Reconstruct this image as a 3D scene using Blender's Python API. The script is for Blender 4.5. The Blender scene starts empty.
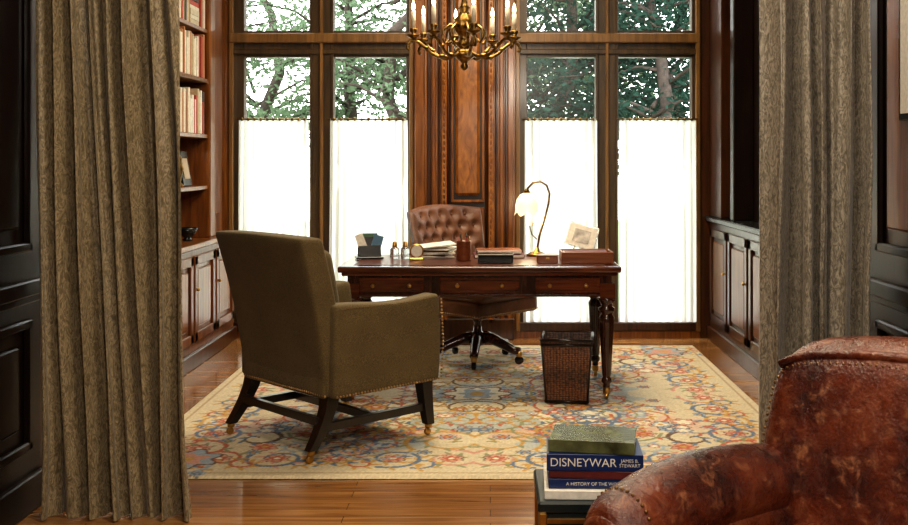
import bpy, bmesh, math, random
import numpy as np
from mathutils import Vector, Matrix, noise
random.seed(7)
rnd=random.random
def ru(a,b): return a+(b-a)*rnd()
scene=bpy.context.scene
pi=math.pi

# ---------------------------------------------------------------- materials
def newmat(name):
    m=bpy.data.materials.new(name); m.use_nodes=True
    nt=m.node_tree; b=nt.nodes['Principled BSDF']
    return m,nt,b
def N(nt,t,**k):
    n=nt.nodes.new(t)
    for a,v in k.items():
        if a in n.inputs: n.inputs[a].default_value=v
        else: setattr(n,a,v)
    return n
def ramp(nt,stops):
    r=nt.nodes.new('ShaderNodeValToRGB')
    e=r.color_ramp.elements
    while len(e)<len(stops): e.new(0.5)
    for i,(p,c) in enumerate(stops):
        e[i].position=p; e[i].color=(*c,1)
    return r
def coords(nt,scale,kind='Object'):
    tc=nt.nodes.new('ShaderNodeTexCoord'); mp=nt.nodes.new('ShaderNodeMapping')
    mp.inputs['Scale'].default_value=scale
    nt.links.new(tc.outputs[kind],mp.inputs['Vector'])
    return mp
def plain(name,col,rough=.5,metal=0,coat=0,emit=None,es=0,bump=0,bscale=60,var=.12):
    m,nt,b=newmat(name)
    mp=coords(nt,(1,1,1)); n=N(nt,'ShaderNodeTexNoise',Scale=bscale,Detail=4.)
    nt.links.new(mp.outputs[0],n.inputs['Vector'])
    r=ramp(nt,[(.3,tuple(c*(1-var) for c in col)),(.7,tuple(min(1,c*(1+var)) for c in col))])
    nt.links.new(n.outputs['Fac'],r.inputs['Fac']); nt.links.new(r.outputs['Color'],b.inputs['Base Color'])
    b.inputs['Roughness'].default_value=rough; b.inputs['Metallic'].default_value=metal
    b.inputs['Coat Weight'].default_value=coat
    if emit: b.inputs['Emission Color'].default_value=(*emit,1); b.inputs['Emission Strength'].default_value=es
    if bump:
        bp=N(nt,'ShaderNodeBump',Strength=bump,Distance=.004)
        nt.links.new(n.outputs['Fac'],bp.inputs['Height']); nt.links.new(bp.outputs[0],b.inputs['Normal'])
    return m
def wood(name,dark,light,axis='z',rough=.3,coat=.3,sc=1.0,al=1.1,dist=1.2):
    m,nt,b=newmat(name)
    s=[14*sc]*3; s['xyz'.index(axis)]=al*sc
    mp=coords(nt,s)
    n=N(nt,'ShaderNodeTexNoise',Scale=1.6,Detail=7.,Roughness=.62,Distortion=dist)
    nt.links.new(mp.outputs[0],n.inputs['Vector'])
    mid=tuple((a+c)/2 for a,c in zip(dark,light))
    r=ramp(nt,[(.3,dark),(.5,mid),(.68,light)])
    nt.links.new(n.outputs['Fac'],r.inputs['Fac']); nt.links.new(r.outputs['Color'],b.inputs['Base Color'])
    b.inputs['Roughness'].default_value=rough; b.inputs['Coat Weight'].default_value=coat; b.inputs['Coat Roughness'].default_value=.15
    bp=N(nt,'ShaderNodeBump',Strength=.08,Distance=.003)
    nt.links.new(n.outputs['Fac'],bp.inputs['Height']); nt.links.new(bp.outputs[0],b.inputs['Normal'])
    return m
def fabric(name,c1,c2,sc=220,rough=.9):
    m,nt,b=newmat(name)
    mp=coords(nt,(1,1,1))
    n=N(nt,'ShaderNodeTexNoise',Scale=float(sc),Detail=3.)
    n2=N(nt,'ShaderNodeTexNoise',Scale=6.,Detail=3.)
    v=N(nt,'ShaderNodeTexVoronoi',Scale=float(sc)*.9)
    for x in (n,n2,v): nt.links.new(mp.outputs[0],x.inputs['Vector'])
    ad=N(nt,'ShaderNodeMath',operation='MULTIPLY_ADD'); ad.inputs[1].default_value=.2
    nt.links.new(n2.outputs['Fac'],ad.inputs[0]); nt.links.new(n.outputs['Fac'],ad.inputs[2])
    r=ramp(nt,[(.42,c1),(.80,c2)])
    nt.links.new(ad.outputs[0],r.inputs['Fac']); nt.links.new(r.outputs['Color'],b.inputs['Base Color'])
    b.inputs['Roughness'].default_value=rough; b.inputs['Sheen Weight'].default_value=.08
    bp=N(nt,'ShaderNodeBump',Strength=.35,Distance=.002)
    nt.links.new(v.outputs['Distance'],bp.inputs['Height']); nt.links.new(bp.outputs[0],b.inputs['Normal'])
    return m
def leather(name,stops,rough=.32,sc=5.,spec=.6,patches=None):
    m,nt,b=newmat(name)
    mp=coords(nt,(1,1,1))
    n=N(nt,'ShaderNodeTexNoise',Scale=sc,Detail=10.,Roughness=.7,Distortion=.2)
    n2=N(nt,'ShaderNodeTexNoise',Scale=sc*5,Detail=9.,Roughness=.78,Distortion=.5)
    v=N(nt,'ShaderNodeTexVoronoi',Scale=110.)
    for x in (n,n2,v): nt.links.new(mp.outputs[0],x.inputs['Vector'])
    r=ramp(nt,stops); nt.links.new(n.outputs['Fac'],r.inputs['Fac'])
    col=r.outputs['Color']
    if patches:
        pr=ramp(nt,[(.54,(0,0,0)),(.66,(1,1,1))]); nt.links.new(n2.outputs['Fac'],pr.inputs['Fac'])
        mx=N(nt,'ShaderNodeMix',data_type='RGBA'); nt.links.new(pr.outputs['Color'],mx.inputs[0]); nt.links.new(col,mx.inputs[6]); mx.inputs[7].default_value=(*patches,1)
        dk=ramp(nt,[(.30,(.25,.2,.2)),(.46,(1,1,1))]); nt.links.new(n2.outputs['Fac'],dk.inputs['Fac'])
        ml=N(nt,'ShaderNodeMix',data_type='RGBA',blend_type='MULTIPLY'); ml.inputs[0].default_value=1
        nt.links.new(mx.outputs[2],ml.inputs[6]); nt.links.new(dk.outputs['Color'],ml.inputs[7])
        col=ml.outputs[2]
    nt.links.new(col,b.inputs['Base Color'])
    rr=N(nt,'ShaderNodeMapRange'); rr.inputs[3].default_value=rough-.12; rr.inputs[4].default_value=rough+.2
    nt.links.new(n2.outputs['Fac'],rr.inputs[0]); nt.links.new(rr.outputs[0],b.inputs['Roughness'])
    b.inputs['Specular IOR Level'].default_value=spec
    ad=N(nt,'ShaderNodeMath',operation='MULTIPLY_ADD'); ad.inputs[1].default_value=.3
    nt.links.new(v.outputs['Distance'],ad.inputs[0]); nt.links.new(n2.outputs['Fac'],ad.inputs[2])
    bp=N(nt,'ShaderNodeBump',Strength=.55,Distance=.007)
    nt.links.new(ad.outputs[0],bp.inputs['Height']); nt.links.new(bp.outputs[0],b.inputs['Normal'])
    return m
def drapemat(name,c1,c2,c3):
    m,nt,b=newmat(name)
    mp=coords(nt,(22,22,9))
    n=N(nt,'ShaderNodeTexNoise',Scale=2.2,Detail=5.,Roughness=.6,Distortion=3.2)
    nt.links.new(mp.outputs[0],n.inputs['Vector'])
    r=ramp(nt,[(.38,c1),(.5,c2),(.62,c3)])
    nt.links.new(n.outputs['Fac'],r.inputs['Fac']); nt.links.new(r.outputs['Color'],b.inputs['Base Color'])
    b.inputs['Roughness'].default_value=.5; b.inputs['Sheen Weight'].default_value=.2
    bp=N(nt,'ShaderNodeBump',Strength=.3,Distance=.004)
    nt.links.new(n.outputs['Fac'],bp.inputs['Height']); nt.links.new(bp.outputs[0],b.inputs['Normal'])
    return m
M_wallz=wood('mat_panel_wood',(.075,.020,.003),(.33,.12,.021),'z',.3,.4)
M_wallhi=wood('mat_panel_wood_burl',(.12,.036,.006),(.46,.18,.032),'z',.28,.45,.5,5.,2.)
M_wally=wood('mat_case_wood',(.075,.021,.005),(.24,.082,.017),'z',.35,.3)
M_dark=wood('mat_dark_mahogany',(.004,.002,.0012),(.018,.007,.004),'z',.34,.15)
M_dark2=wood('mat_mahogany',(.022,.007,.003),(.085,.028,.008),'z',.3,.35)
M_win=wood('mat_window_frame_wood',(.030,.017,.006),(.090,.050,.017),'z',.4,.2)
M_winl=wood('mat_window_trim_wood',(.11,.055,.015),(.27,.14,.040),'z',.4,.2)
M_desk=wood('mat_desk_mahogany',(.022,.006,.003),(.155,.040,.013),'x',.2,.6)
M_deskl=wood('mat_desk_leg',(.013,.004,.002),(.068,.020,.008),'z',.22,.5)
M_ebony=wood('mat_ebony_leg',(.005,.003,.003),(.016,.009,.006),'z',.3,.3)
M_brass=plain('mat_brass',(.55,.33,.10),.3,1)
M_bronze=plain('mat_bronze_gilt',(.24,.145,.045),.36,1,var=.7,bscale=40)
M_nail=plain('mat_nailhead',(.48,.32,.14),.3,1)
M_nail2=plain('mat_nailhead_dark',(.22,.13,.055),.35,1)
M_white=plain('mat_paper',(.78,.74,.66),.7)
M_black=plain('mat_black',(.010,.010,.010),.25)
M_plaster=plain('mat_plaster',(.50,.40,.28),.8,bscale=8)
M_leath=leather('mat_cracked_leather',[(.36,(.018,.004,.003)),(.47,(.070,.012,.005)),(.57,(.135,.026,.008)),(.70,(.24,.062,.020))],.24,4.,.85,(.34,.135,.060))
M_tuft=leather('mat_tufted_leather',[(.3,(.06,.022,.010)),(.55,(.16,.066,.032)),(.75,(.25,.12,.06))],.34,4.)
M_olive=fabric('mat_olive_tweed',(.062,.043,.016),(.200,.145,.060),330)
M_drape=drapemat('mat_drape_olive',(.120,.090,.046),(.235,.183,.102),(.36,.29,.18))
M_drape2=drapemat('mat_drape_taupe',(.11,.093,.068),(.225,.193,.147),(.36,.318,.25))
M_candle=plain('mat_candle',(.8,.75,.62),.5)
M_bulb=plain('mat_bulb',(1,.9,.7),.3,emit=(1,.78,.45),es=9)
M_shade=plain('mat_glass_shade',(.9,.86,.75),.3,emit=(1,.76,.42),es=.9)

def floormat():
    m,nt,b=newmat('mat_oak_floor')
    mp=coords(nt,(1,1,1))
    br=N(nt,'ShaderNodeTexBrick',Scale=1.)
    br.inputs['Brick Width'].default_value=1.5; br.inputs['Row Height'].default_value=.075
    br.inputs['Mortar Size'].default_value=.0013; br.inputs['Color1'].default_value=(.0,.0,.0,1); br.inputs['Color2'].default_value=(1,1,1,1)
    br.inputs['Mortar'].default_value=(0,0,0,1); br.offset=.37
    nt.links.new(mp.outputs[0],br.inputs['Vector'])
    mp2=coords(nt,(1.5,22,1)); n=N(nt,'ShaderNodeTexNoise',Scale=1.5,Detail=7.,Distortion=.8)
    nt.links.new(mp2.outputs[0],n.inputs['Vector'])
    mx=N(nt,'ShaderNodeMath',operation='MULTIPLY_ADD'); mx.inputs[1].default_value=.20
    nt.links.new(br.outputs['Color'],mx.inputs[0]); nt.links.new(n.outputs['Fac'],mx.inputs[2])
    r=ramp(nt,[(.3,(.14,.053,.015)),(.6,(.32,.145,.045)),(.9,(.50,.27,.10))])
    nt.links.new(mx.outputs[0],r.inputs['Fac'])
    mm=N(nt,'ShaderNodeMix',data_type='RGBA'); nt.links.new(br.outputs['Fac'],mm.inputs[0])
    nt.links.new(r.outputs['Color'],mm.inputs[6]); mm.inputs[7].default_value=(.10,.04,.012,1)
    nt.links.new(mm.outputs[2],b.inputs['Base Color'])
    b.inputs['Roughness'].default_value=.22; b.inputs['Coat Weight'].default_value=.35; b.inputs['Coat Roughness'].default_value=.08
    return m
M_floor=floormat()

def transl(name,col,tr=.75,clear=.1):
    m,nt,b=newmat(name); nt.nodes.remove(b); out=nt.nodes['Material Output']
    mp=coords(nt,(60,60,60)); n=N(nt,'ShaderNodeTexNoise',Scale=3.)
    nt.links.new(mp.outputs[0],n.inputs['Vector'])
    r=ramp(nt,[(.3,tuple(c*.94 for c in col)),(.7,col)]); nt.links.new(n.outputs['Fac'],r.inputs['Fac'])
    d=N(nt,'ShaderNodeBsdfDiffuse'); t=N(nt,'ShaderNodeBsdfTranslucent'); c=N(nt,'ShaderNodeBsdfTransparent')
    nt.links.new(r.outputs['Color'],d.inputs['Color']); nt.links.new(r.outputs['Color'],t.inputs['Color'])
    a=N(nt,'ShaderNodeMixShader'); a.inputs[0].default_value=tr
    nt.links.new(d.outputs[0],a.inputs[1]); nt.links.new(t.outputs[0],a.inputs[2])
    e=N(nt,'ShaderNodeMixShader'); e.inputs[0].default_value=clear
    nt.links.new(a.outputs[0],e.inputs[1]); nt.links.new(c.outputs[0],e.inputs[2])
    nt.links.new(e.outputs[0],out.inputs['Surface'])
    return m
M_sheer=transl('mat_sheer_linen',(.93,.91,.84),.72,.04)
M_leaf=transl('mat_leaf',(.12,.17,.10),.45,0)
M_leaf2=transl('mat_pine_needles',(.024,.052,.038),.3,0)
def glass():
    m,nt,b=newmat('mat_window_glass'); nt.nodes.remove(b); out=nt.nodes['Material Output']
    g=N(nt,'ShaderNodeBsdfGlossy',Roughness=.25); t=N(nt,'ShaderNodeBsdfTransparent')
    mx=N(nt,'ShaderNodeMixShader'); mx.inputs[0].default_value=.012
    nt.links.new(t.outputs[0],mx.inputs[1]); nt.links.new(g.outputs[0],mx.inputs[2]); nt.links.new(mx.outputs[0],out.inputs['Surface'])
    return m
M_glass=glass()
def crystal():
    m,nt,b=newmat('mat_crystal'); b.inputs['Transmission Weight'].default_value=.9; b.inputs['Roughness'].default_value=.08
    b.inputs['Base Color'].default_value=(.8,.85,.88,1); return m
M_crys=crystal()
def croc():
    m,nt,b=newmat('mat_woven_leather')
    mp=coords(nt,(1,1,1.6)); br=N(nt,'ShaderNodeTexVoronoi',Scale=60.,Randomness=.35)
    nt.links.new(mp.outputs[0],br.inputs['Vector'])
    r=ramp(nt,[(.0,(.24,.09,.028)),(.5,(.10,.036,.011)),(.75,(.014,.006,.003))])
    nt.links.new(br.outputs['Distance'],r.inputs['Fac']); nt.links.new(r.outputs['Color'],b.inputs['Base Color'])
    b.inputs['Roughness'].default_value=.35
    bp=N(nt,'ShaderNodeBump',Strength=.6,Distance=.006); bp.invert=True
    nt.links.new(br.outputs['Distance'],bp.inputs['Height']); nt.links.new(bp.outputs[0],b.inputs['Normal'])
    return m
M_croc=croc()

# ---------------------------------------------------------------- builder
class B:
    def __init__(s,name,loc=(0,0,0),rz=0):
        s.name=name; s.loc=loc; s.rz=rz; s.v=[]; s.f=[]; s.fm=[]; s.fs=[]; s.mats=[]
    def mi(s,m):
        if m not in s.mats: s.mats.append(m)
        return s.mats.index(m)
    def add(s,vs,fs,mat,smooth=False,M=None):
        o=len(s.v); k=s.mi(mat)
        if M is not None: vs=[M@Vector(v) for v in vs]
        s.v+= [tuple(v) for v in vs]
        for f in fs: s.f.append([i+o for i in f]); s.fm.append(k); s.fs.append(smooth)
    def hexa(s,bot,top,mat,bev=0,seg=2,smooth=False):
        bm=bmesh.new(); vs=[bm.verts.new(p) for p in list(bot)+list(top)]
        for f in ((3,2,1,0),(4,5,6,7),(0,1,5,4),(1,2,6,5),(2,3,7,6),(3,0,4,7)): bm.faces.new([vs[i] for i in f])
        if bev: bmesh.ops.bevel(bm,geom=bm.edges[:],offset=bev,segments=seg,affect='EDGES',profile=.5)
        bm.verts.index_update()
        s.add([v.co.copy() for v in bm.verts],[[v.index for v in f.verts] for f in bm.faces],mat,smooth); bm.free()
    def box(s,c,size,mat,bev=0,rot=None,seg=1):
        x,y,z=[a/2 for a in size]
        M=Matrix.Translation(c)
        if rot: 
            M=M@Matrix.Rotation(rot[2],4,'Z')@Matrix.Rotation(rot[1],4,'Y')@Matrix.Rotation(rot[0],4,'X')
        b=[M@Vector(p) for p in ((-x,-y,-z),(x,-y,-z),(x,y,-z),(-x,y,-z))]
        t=[M@Vector(p) for p in ((-x,-y,z),(x,-y,z),(x,y,z),(-x,y,z))]
        s.hexa(b,t,mat,bev,seg)
    def bb(s,x0,x1,y0,y1,z0,z1,mat,bev=0):
        s.box(((x0+x1)/2,(y0+y1)/2,(z0+z1)/2),(x1-x0,y1-y0,z1-z0),mat,bev)
    def lathe(s,prof,c,mat,seg=24,smooth=True,M=None,flute=0,fz=None,sc=(1,1)):
        vs=[];fs=[]
        for (r,z) in prof:
            for i in range(seg):
                a=2*pi*i/seg; rr=r
                if flute and fz[0]<=z<=fz[1]: rr=r*(1-.10*(.5+.5*math.cos(flute*a)))
                vs.append((rr*math.cos(a)*sc[0],rr*math.sin(a)*sc[1],z))
        n=len(prof)
        for j in range(n-1):
            for i in range(seg):
                k=(i+1)%seg; fs.append([j*seg+i,j*seg+k,(j+1)*seg+k,(j+1)*seg+i])
        fs.append(list(range(seg))[::-1]); fs.append([(n-1)*seg+i for i in range(seg)])
        T=Matrix.Translation(c)
        if M is not None: T=T@M
        s.add(vs,fs,mat,smooth,T)
    def ball(s,c,r,mat,seg=12,rings=8,M=None):
        if not hasattr(r,'__len__'): r=(r,r,r)
        prof=[(max(1e-4,math.sin(pi*j/rings)),-math.cos(pi*j/rings)) for j in range(rings+1)]
        T=Matrix.Diagonal((*r,1))
        if M is not None: T=M@T
        s.lathe(prof,c,mat,seg,True,T)
    def tube(s,pts,rad,mat,seg=10,smooth=True,flat=None):
        pts=[Vector(p) for p in pts]; n=len(pts)
        if not hasattr(rad,'__len__'): rad=[rad]*n
        vs=[];fs=[]; up=None
        for j,p in enumerate(pts):
            t=(pts[min(j+1,n-1)]-pts[max(j-1,0)]).normalized()
            if up is None:
                up=Vector((0,0,1)) if abs(t.z)<.9 else Vector((1,0,0))
            a=up.cross(t).normalized(); b=t.cross(a).normalized(); up=b
            for i in range(seg):
                th=2*pi*i/seg; vs.append(p+(a*math.cos(th)+b*math.sin(th))*rad[j])
        for j in range(n-1):
            for i in range(seg):
                k=(i+1)%seg; fs.append([j*seg+i,j*seg+k,(j+1)*seg+k,(j+1)*seg+i])
        fs.append(list(range(seg))[::-1]); fs.append([(n-1)*seg+i for i in range(seg)])
        s.add(vs,fs,mat,smooth)
    def rcube(s,c,half,r,mat,n=12,deform=None):
        hx,hy,hz=half; c=Vector(c); vs=[];fs=[]; idx={}
        rr=min(r,hx,hy,hz)
        def vert(p):
            key=tuple(round(a,5) for a in p)
            if key in idx: return idx[key]
            q=Vector((p[0]*hx,p[1]*hy,p[2]*hz))
            inn=Vector([max(-(h-rr),min(h-rr,a)) for a,h in zip(q,(hx,hy,hz))])
            d=q-inn
            if d.length>1e-7: q=inn+d.normalized()*rr
            if deform: q=Vector(deform(q))
            idx[key]=len(vs); vs.append(q+c); return idx[key]
        T=[math.sin((2*i/n-1)*pi/2) for i in range(n+1)]
        for ax in range(3):
            for sg in (-1,1):
                a1,a2=(ax+1)%3,(ax+2)%3
                for i in range(n):
                    for j in range(n):
                        q=[]
                        for (u,w) in ((i,j),(i+1,j),(i+1,j+1),(i,j+1)):
                            p=[0,0,0]; p[ax]=sg; p[a1]=T[u]; p[a2]=T[w]; q.append(vert(p))
                        if sg<0: q=q[::-1]
                        if len(set(q))>2: fs.append(q)
        s.add(vs,fs,mat,True)
    def nails(s,pts,step,r,mat):
        pts=[Vector(p) for p in pts]; acc=0
        for a,b in zip(pts,pts[1:]):
            L=(b-a).length; t=acc
            while t<L:
                s.ball(a+(b-a)*(t/L),r,mat,6,4); t+=step
            acc=t-L
    def done(s,parent=None,wn=False):
        me=bpy.data.meshes.new(s.name); me.from_pydata(s.v,[],s.f); me.update()
        for m in s.mats: me.materials.append(m)
        me.polygons.foreach_set('material_index',s.fm); me.polygons.foreach_set('use_smooth',s.fs)
        o=bpy.data.objects.new(s.name,me); scene.collection.objects.link(o)
        o.location=s.loc; o.rotation_euler=(0,0,s.rz)
        if parent: o.parent=parent
        return o

# ---------------------------------------------------------------- room shell
XL,XR=-1.78,1.50
SL,SR=-2.40,2.05
YB=7.95; ZC=3.3
b=B('floor'); b.bb(-2.8,2.5,-1.6,8.2,-.08,0,M_floor); b.done()
b=B('ceiling'); b.bb(-2.8,2.5,-1.6,8.2,ZC,ZC+.08,M_plaster); b.done()
WL=(-1.98,-.58); WR=(.19,1.59)
b=B('wall_back')
b.bb(-2.6,WL[0],YB,YB+.18,0,ZC,M_wallz); b.bb(WL[1],WR[0],YB,YB+.18,0,ZC,M_wallz); b.bb(WR[1],2.3,YB,YB+.18,0,ZC,M_dark2)
for w in (WL,WR):
    b.bb(w[0],w[1],YB,YB+.18,0,.05,M_wallz); b.bb(w[0],w[1],YB,YB+.18,3.05,ZC,M_wallz)
b.done()
b=B('trim_center_panel')
b.bb(WL[1]+.02,WR[0]-.02,YB-.03,YB,.0,ZC,M_wallz)
for x,w,d,m in ((-.53,.075,.08,M_wallz),(-.462,.025,.05,M_dark2),(-.425,.03,.085,M_wallz),(-.385,.018,.06,M_dark2),(-.345,.04,.09,M_wallhi),(.005,.04,.09,M_wallhi),(.045,.018,.06,M_dark2),(.085,.03,.085,M_wallz),(.122,.025,.05,M_dark2),(.155,.05,.08,M_wallz)):
    b.bb(x-w/2,x+w/2,YB-d,YB,.12,ZC,m,.006)
b.tube([(-.315,YB-.045,.3),(-.315,YB-.045,ZC-.05)],.012,M_dark2,8)
b.tube([(-.025,YB-.045,.3),(-.025,YB-.045,ZC-.05)],.012,M_dark2,8)
b.bb(-.31,-.03,YB-.04,YB,.2,ZC-.02,M_dark)
# framed raised centre panels (stacked)
for z0,z1 in ((.22,.98),(1.04,3.0)):
    b.bb(-.262,-.078,YB-.075,YB,z0+.04,z1-.02,M_wallhi,.022)
    for q in ((-.297,-.275,z0,z1),(-.065,-.043,z0,z1)): b.bb(q[0],q[1],YB-.07,YB,q[2],q[3],M_wallz,.006)
    for zz in (z0,z1): b.bb(-.297,-.043,YB-.07,YB,zz-.011,zz+.011,M_wallz,.006)
for x in (-.345,.005):
    z=.4
    while z<ZC-.2:
        b.ball((x,YB-.088,z),(.009,.007,.020),M_wallz,8,6); z+=.045
b.bb(-.57,.18,YB-.09,YB,.0,.16,M_dark2,.008)
b.done()
def window(name,w,pa,mu,pb,tr):
    b=B(name); y0,y1=YB+.02,YB+.12
    b.bb(w[0],pa[0],y0,y1,.05,3.05,M_win,.006); b.bb(mu[0],mu[1],y0-.01,y1,.05,3.05,M_win,.006); b.bb(pb[1],w[1],y0,y1,.05,3.05,M_win,.006)
    b.bb((mu[0]+mu[1])/2-.012,(mu[0]+mu[1])/2+.012,y0-.035,y0,.05,3.05,tr,.005)
    b.bb(mu[0]-.0,mu[0]+.02,y0-.02,y0,.05,3.05,M_win,.004); b.bb(mu[1]-.02,mu[1],y0-.02,y0,.05,3.05,M_win,.004)
    for p in (pa,pb):
        b.bb(p[0],p[1],y0,y1,.05,.15,M_win); b.bb(p[0],p[1],y0,y1,2.13,2.33,M_win); b.bb(p[0],p[1],y0,y1,2.98,3.05,M_win)
        b.bb(p[0],p[1],y0+.05,y0+.056,.15,2.13,M_glass); b.bb(p[0],p[1],y0+.05,y0+.056,2.33,2.98,M_glass)
    b.bb(w[0],w[1],y0-.05,y0,2.235,2.31,tr,.008); b.bb(w[0],w[1],y0-.03,y0,2.15,2.19,M_win,.006)
    b.bb(w[0],w[1],y0-.03,y0,.05,.12,M_dark2,.008)
    b.bb(w[0],w[0]+.035,y0-.04,y0,.05,3.05,tr,.006); b.bb(w[1]-.035,w[1],y0-.04,y0,.05,3.05,tr,.006)
    b.done()
window('window_1',WL,(-1.87,-1.37),(-1.37,-1.19),(-1.19,-.64),M_winl)
window('window_2',WR,(.28,.80),(.80,.97),(.97,1.53),M_winl)
b=B('wall_left_study'); b.bb(SL-.15,SL,4.3,YB,0,ZC,M_dark2); b.done()
b=B('wall_right_study'); b.bb(SR,SR+.15,4.3,YB,0,ZC,M_dark2); b.done()
b=B('wall_partition_left'); b.bb(SL-.15,XL,4.15,4.3,0,ZC,M_dark2); b.done()
b=B('wall_partition_right'); b.bb(XR,SR+.15,4.15,4.3,0,ZC,M_dark2); b.done()
b=B('wall_partition_header'); b.bb(XL,XR,4.15,4.3,2.75,ZC,M_dark2); b.done()
def sidewall(name,x,sg,Yend=4.15):
    b=B(name); 
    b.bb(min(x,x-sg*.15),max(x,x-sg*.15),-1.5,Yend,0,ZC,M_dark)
    def p(y0,y1,z0,z1,d,m,bv=.006): b.bb(min(x,x+sg*d),max(x,x+sg*d),y0,y1,z0,z1,m,bv)
    p(-1.5,Yend,.83,.89,.035,M_dark); p(-1.5,Yend,.80,.83,.02,M_dark)
    y=Yend-.12
    while y>-1.0:
        y0=y-1.0
        for (za,zb) in ((.24,.74),(1.0,2.9)):
            for q in ((y0,y,za,za+.035),(y0,y,zb-.035,zb),(y0,y0+.035,za,zb),(y-.035,y,za,zb)): p(*q,.025,M_dark)
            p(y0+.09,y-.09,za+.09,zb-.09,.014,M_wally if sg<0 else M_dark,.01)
        y=y0-.16
    b.done()
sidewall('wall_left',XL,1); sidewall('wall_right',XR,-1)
b=B('baseboard_left'); b.bb(XL,XL+.03,-1.5,4.15,0,.14,M_dark,.006); b.done()
b=B('baseboard_right'); b.bb(XR-.03,XR,-1.5,4.15,0,.14,M_dark,.006); b.done()
b=B('wall_front'); b.bb(-2.0,1.7,-1.65,-1.5,0,ZC,M_plaster); b.done()

# ---------------------------------------------------------------- bookcase (left)
b=B('bookcase'); F=-2.0; Y0=4.4; Y1=7.912
b.bb(SL+.001,SL+.03,Y0,Y1,0,ZC-.01,M_wally)
for y in (Y0,5.55,6.55): b.bb(SL+.03,F,y-.03,y+.03,.8,ZC-.01,M_wally,.004)
b.bb(SL+.03,F,7.42,7.46,.8,ZC-.01,M_wally,.004); b.bb(SL+.03,F-.02,7.46,Y1,.8,ZC-.01,M_wally)
b.bb(F-.02,F+.02,7.42,7.56,.8,ZC-.01,M_wallz,.01); b.bb(F-.02,F+.0,7.60,7.80,.95,ZC-.05,M_wally,.01)
shz=[1.17,1.53,1.92,2.27,2.62]
for z in shz: b.bb(SL+.03,F,Y0,7.42,z-.028,z,M_wallz,.003)
b.bb(SL+.03,F+.06,Y0,Y1,0,.765,M_wally); b.bb(SL+.03,F+.09,Y0,Y1,.765,.80,M_wallz,.008)
b.bb(F+.06,F+.09,Y0,Y1,0,.10,M_dark2,.006)
y=7.88
while y>4.9:
    y0=y-.50
    for q in ((y0,y,.16,.22),(y0,y,.66,.72),(y0,y0+.06,.16,.72),(y-.06,y,.16,.72)): b.bb(F+.06,F+.078,*q,M_wally,.004)
    b.bb(F+.06,F+.07,y0+.09,y-.09,.25,.63,M_wallz,.008)
    b.ball((F+.09,y0+.03,.5),.012,M_brass); y=y0-.04
b.done()
b=B('shelf_books')
cols=[(.62,.56,.44),(.7,.67,.58),(.42,.06,.03),(.66,.6,.48),(.25,.12,.05),(.5,.40,.25),(.07,.05,.04),(.55,.48,.34),(.4,.18,.07),(.6,.56,.46)]
bm_=[plain('mat_book_%d'%i,c,.6) for i,c in enumerate(cols)]
for z,(ya,yb) in [(2.27,(6.6,7.40)),(1.92,(6.6,7.40)),(1.53,(6.6,7.40)),(2.27,(5.6,6.5)),(1.92,(5.6,6.5)),(1.53,(5.6,6.5)),(1.17,(5.6,6.5)),(2.62,(6.6,7.38))]:
    y=ya
    while y<yb-.02:
        t=ru(.020,.045); h=ru(.22,.31)
        if y+t>yb: break
        if rnd()<.08 and y+.25<yb:
            zz=z+.001
            for k in range(random.choice((5,6,7))):
                hh=ru(.025,.04); b.bb(F-.22,F-.003-ru(0,.01),y,y+.22-ru(0,.02),zz,zz+hh,random.choice(bm_),.002); zz+=hh+.0005
            y+=.235; continue
        b.bb(F-.21,F-.002-ru(0,.012),y,y+t-.001,z+.001,z+h,random.choice(bm_),.002); y+=t
b.done()
b=B('picture_frame',(F-.08,7.12,1.171),.0)
b.box((0,0,.12),(.02,.2,.24),M_black,.003,(0,-.18,0)); b.box((.014,0,.12),(.004,.12,.14),M_plaster,0,(0,-.18,0)); b.box((-.05,0,.08),(.01,.05,.16),M_black,0,(0,.3,0)); b.done()
b=B('figurine',(F-.05,6.90,1.171)); b.lathe([(.03,0),(.035,.01),(.015,.03),(.02,.07),(.035,.12),(.02,.16),(.022,.19),(.001,.22)],(0,0,0),M_bronze,14); b.done()
b=B('bowl',(F-.05,7.1,.801)); b.lathe([(.03,0),(.035,.01),(.02,.02),(.05,.05),(.075,.09),(.07,.09),(.04,.05),(.001,.03)],(0,0,0),M_black,20); b.done()

# ---------------------------------------------------------------- right built-in
b=B('built_in_cabinet'); F=1.66; Y0=4.4; Y1=7.94
b.bb(F,SR-.001,Y0,Y1,0,.89,M_dark2); b.bb(F-.04,SR-.001,Y0,Y1-.0,.89,.93,M_black,.008)
b.bb(F-.02,F,Y0,Y1,0,.10,M_dark2,.004)
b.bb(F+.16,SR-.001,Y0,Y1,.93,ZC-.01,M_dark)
for y in (Y0+.04,5.4,6.35,7.3,Y1-.07): b.bb(F+.02,F+.16,y-.05,y+.05,.93,ZC-.01,M_dark,.006)
b.bb(F,F+.16,7.55,Y1,.93,ZC-.01,M_dark2,.006)
y=7.86
while y>4.9:
    y0=y-.54
    for q in ((y0,y,.15,.21),(y0,y,.78,.84),(y0,y0+.06,.15,.84),(y-.06,y,.15,.84)): b.bb(F-.018,F,*q,M_dark2,.004)
    b.bb(F-.012,F,y0+.09,y-.09,.24,.75,M_wally,.008)
    b.ball((F-.03,y0+.03,.55),.012,M_brass); y=y0-.05
b.done()
b=B('wall_picture',(XR,3.46,0)); 
b.bb(-.03,0,-.32,.32,1.49,2.15,M_black,.004); b.bb(-.033,-.03,-.295,.295,1.515,2.125,M_white); b.bb(-.035,-.033,-.17,.17,1.65,2.0,plain('mat_print',(.35,.32,.28),.6,var=.8,bscale=12)); b.done()

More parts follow.
